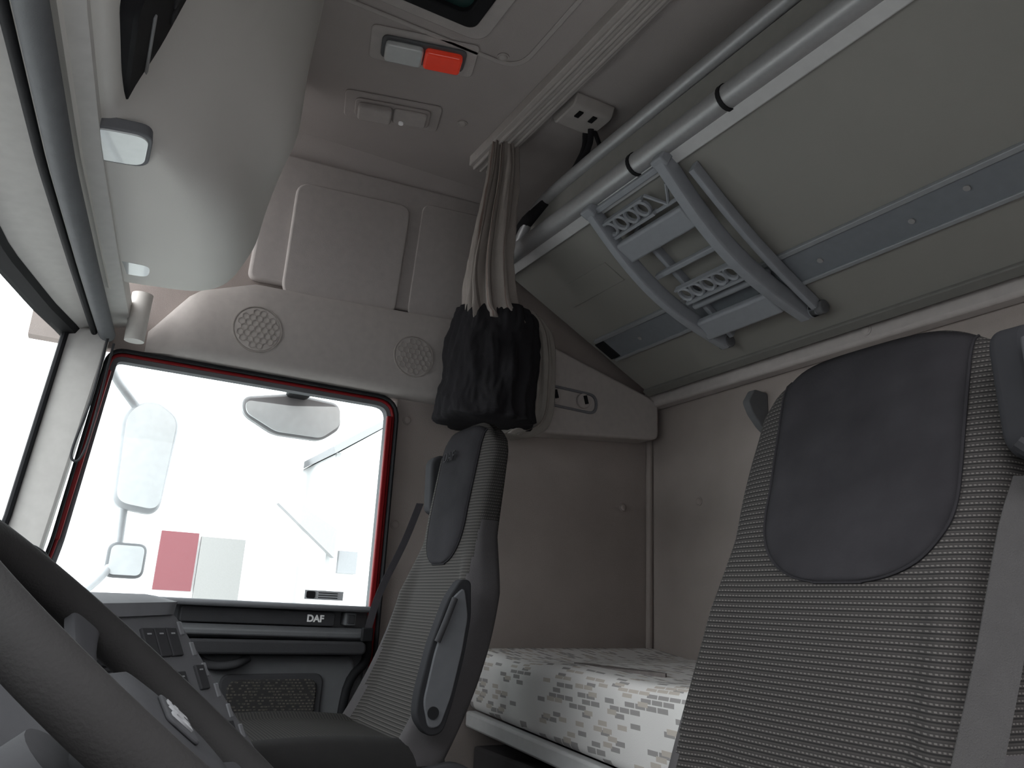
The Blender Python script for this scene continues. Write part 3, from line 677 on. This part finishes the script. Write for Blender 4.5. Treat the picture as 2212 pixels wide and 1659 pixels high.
for z in (-.06,-.095,-.13,-.165,-.20,-.235): make(G().obox(fp(1.594,z,-.001),fu,fv,fn,.012,.026,.006),"edge_button",ltM,da,bevel=.002)
gh=make(G().tube(catm([(1.50,-.22,.0),(1.50,-.20,.045),(1.53,-.12,.062),(1.58,-.04,.05),(1.60,-.01,-.02)],24),.011,12),"windscreen_grab_handle",blkM,da)
make(G().prism('X',rpoly([(-.42,-.05),(-.22,.005),(-.17,-.02),(-.20,-.16),(-.42,-.16)],.03),.50,1.02),"instrument_hood",dkM,da,bevel=.015,seg=3)

# ================================================================ STEERING WHEEL
sc=Vector((.79,.078,-.09));e1=Vector((1,0,.10)).normalized();e2=Vector((0,-.78,.63));e2=(e2-e1*e2.dot(e1)).normalized();en=e1.cross(e2)
if en.z<0: en=-en
sw=thing("steering_wheel",sc,"dark leather rimmed truck steering wheel with padded hub","steering wheel")
Rm=.222
make(G().tube([sc+e1*Rm*math.cos(q)+e2*Rm*math.sin(q) for q in [2*math.pi*i/96 for i in range(96)]],.0215,18,closed=True),"wheel_rim",rimM,sw)
hc=sc-e2*.035
R=[]
for k,(s,o) in enumerate(((.75,-.06),(.95,-.045),(1.0,-.025),(.96,-.006),(.85,.003),(.6,.006))):
    R.append([hc+e1*p[0]*s+e2*p[1]*s+en*o for p in rpoly([(-.08,.065),(.08,.065),(.105,.0),(.07,-.085),(-.07,-.085),(-.105,.0)],.05,6)])
hub=make(G().loft(R),"wheel_hub",hubM,sw,ang=60)
make(G().oprism(hc+en*.006,e1,e2,en,rpoly([(-.045,.018),(.045,.018),(.045,-.018),(-.045,-.018)],.008),.004),"emblem_plate",armM,hub,bevel=.0015)
text("DAF",.030,hc+en*.0108,e1,e2,let2,hub,"emblem_lettering",.001,bold=.001)
for q,w in ((.30,.018),(math.pi-.30,.018),(-.9,.016),(math.pi+.9,.016)):
    d=e1*math.cos(q)+e2*math.sin(q);t=d.cross(en)
    R=[]
    for k in range(9):
        s=k/8;c=sc+d*(.07+.148*s)+en*(-.030+.030*s*s);ww=w*(1.25-.4*math.sin(math.pi*s))
        R.append([c+t*a*ww+en*b*.008 for a,b in rpoly([(-1,-1),(1,-1),(1,1),(-1,1)],.5,3)])
    make(G().loft(R),"wheel_spoke",hubM,sw)
    for k in (-.5,.5):
        if w>.017: make(G().obox(sc+d*.115+t*k*.02-en*.018,d,t,en,.018,.010,.006),"spoke_button",armI,sw,bevel=.002)
make(G().tube([sc-en*.28,sc-en*.15,sc-en*.07],[.085,.075,.055],24,sx=.9,sy=1.1),"column_shroud",armI,sw)
make(G().tube([sc-en*.10-e1*.05,sc-en*.095-e1*.13,sc-en*.09-e1*.18],[.010,.010,.014],12),"indicator_stalk",dkM,sw)

# ================================================================ OUTSIDE
make(G().box(-15,40,-30,30,-2.5,-2.4),"ground",groundM,kind="structure")
em=thing("exterior_mirror",(2.9,.15,.2),"tall exterior door mirrors on a bracket outside the window","mirror")
pale=M("pale_mirror",(240,242,244),.2)
make(G().prism('X',rpoly([(.10,.27),(.25,.25),(.27,.60),(.17,.66),(.08,.60)],.05),2.95,3.03),"mirror_housing",glareMir,em,bevel=.02,seg=3)
make(G().prism('X',rpoly([(.112,.285),(.245,.268),(.258,.59),(.165,.645),(.097,.59)],.04),2.94,2.955),"mirror_glass",pale,em)
extD=M("mirror_housing_dark",(96,97,100),.5)
make(G().prism('X',rpoly([(.115,.04),(.235,.04),(.235,.155),(.115,.155)],.03),2.95,3.02),"wide_angle_housing",extD,em,bevel=.015)
make(G().prism('X',rpoly([(.125,.05),(.225,.05),(.225,.145),(.125,.145)],.02),2.94,2.955),"wide_angle_glass",pale,em)
make(G().tube(catm([(2.98,.14,.60),(2.9,.05,.68),(2.7,.0,.70),(2.55,-.03,.62)],16),.015,10),"mirror_arm",glareMir,em)
make(G().tube(catm([(2.98,.14,.30),(2.98,.14,.1),(2.8,.05,-.02),(2.55,-.02,-.03)],16),.013,10),"lower_arm",glareMir,em)
km=thing("kerb_mirror",(2.75,.6,.72),"wide kerb view mirror hanging outside above the door window","mirror")
make(G().prism('X',rpoly([(.43,.66),(.60,.70),(.77,.69),(.785,.60),(.72,.545),(.55,.545),(.44,.60)],.03),2.73,2.78),"mirror_housing",M("kerb_grey",(130,128,130),.4),km,bevel=.012)
make(G().prism('X',rpoly([(.442,.645),(.60,.650),(.768,.675),(.775,.606),(.715,.553),(.555,.553),(.448,.603)],.02),2.722,2.732),"mirror_glass",pale,km)
make(G().box(2.56,2.75,.575,.65,.68,.74),"mirror_mount",blkM,km,bevel=.012)
make(G().cyl((2.6,.55,.705),(-1,0,0),.02,.05,16),"mount_knob",blkM,km)
bw=thing("warehouse",(16,4,-2.4),"pale rendered warehouse wall across the yard","building")
make(G().box(16,17,-2,3.9,-2.4,3.2),"building_wall",bldM,bw)
make(G().box(15.9,16,1.45,2.1,.05,1.1),"red_door_panel",extRed,bw)
make(G().box(15.9,16,2.15,2.95,-.1,1.05),"grey_door_panel",extGry,bw)
fsM=M("pale_sign",(158,158,162),.9)  # plain pale grey for the sign letters
text("DIL",.34,(15.85,1.84,1.58),(0,1,0),(0,0,1),fsM,bw,"sign_lettering")
text("RO",.34,(15.85,2.36,1.58),(0,1,0),(0,0,1),fsM,bw,"sign_lettering")
hs=thing("house",(15,5,-2.4),"white gabled house with slate roof across the yard","house")
make(G().prism('X',[(4.15,-2.4),(9,-2.4),(9,6),(6.8,4.6),(4.15,2.7)],14.5,18),"house_wall",bldM,hs)
make(G().prism('X',[(4.05,2.66),(6.8,4.6),(6.8,4.75),(4.0,2.78)],14.3,18),"house_roof",roofM,hs)
make(G().box(14.45,14.55,4.12,4.2,-2.4,2.7),"downpipe",M("pipe",(165,165,165),.6),hs)
make(G().box(14.4,14.5,4.35,4.7,.5,.9),"house_window",roofM,hs)
make(G().prism('X',[(3.1,1.62),(4.2,.75),(4.2,1.25),(3.3,1.75)],14.2,14.4),"lean_to_roof",M("roof_tiles",(150,149,150),.8),hs)
# unseen trailer-shaped block, added to cut light through the open driver door
tr=thing("added_light_block",(-2.6,0,-2.4),"unseen grey trailer shape added to block light at driver door","light block")
trM=M("light_block_grey",(128,128,130),.7)
make(G().box(-5.0,-2.4,-7,7,-1.3,1.9),"light_block_box",trM,tr,bevel=.03)
for r in (-6.6,-3.3,0,3.3,6.6): make(G().box(-2.42,-2.37,r-.04,r+.04,-1.3,1.9),"side_rib",mdM,tr,bevel=.01)
for r in (2.5,3.8,5.1): make(G().cyl((-2.8,r,-1.9),(1,0,0),.5,.35,32),"light_block_wheel",blkM,tr,bevel=.04)

# ================================================================ LIGHT + CAMERA
w=bpy.data.worlds.new("sky");bpy.context.scene.world=w;w.use_nodes=True;nt=w.node_tree
bg=nt.nodes["Background"];bg.inputs[1].default_value=6.2
tc=nt.nodes.new("ShaderNodeTexCoord");nz=nt.nodes.new("ShaderNodeTexNoise");nz.inputs["Scale"].default_value=2
rp=nt.nodes.new("ShaderNodeValToRGB");rp.color_ramp.elements[0].color=(.95,.965,1,1);rp.color_ramp.elements[1].color=(1,1,1,1)
nt.links.new(tc.outputs["Generated"],nz.inputs["Vector"]);nt.links.new(nz.outputs["Fac"],rp.inputs[0]);nt.links.new(rp.outputs[0],bg.inputs[0])
cam=bpy.data.cameras.new("camera");co=bpy.data.objects.new("camera",cam);bpy.context.collection.objects.link(co)
cam.sensor_width=36;cam.lens=36*1700/2212;cam.clip_start=.02
r_=Vector((-.4858,-.8727,.0480));u_=Vector((-.2190,.1750,.9600));b_=Vector((-.8462,.4560,-.2760))
Mx=Matrix((r_,u_,b_)).transposed().to_4x4();Mx.translation=Vector((0,0,EYE));co.matrix_world=Mx
bpy.context.scene.camera=co
bpy.context.scene.view_settings.view_transform='Standard'
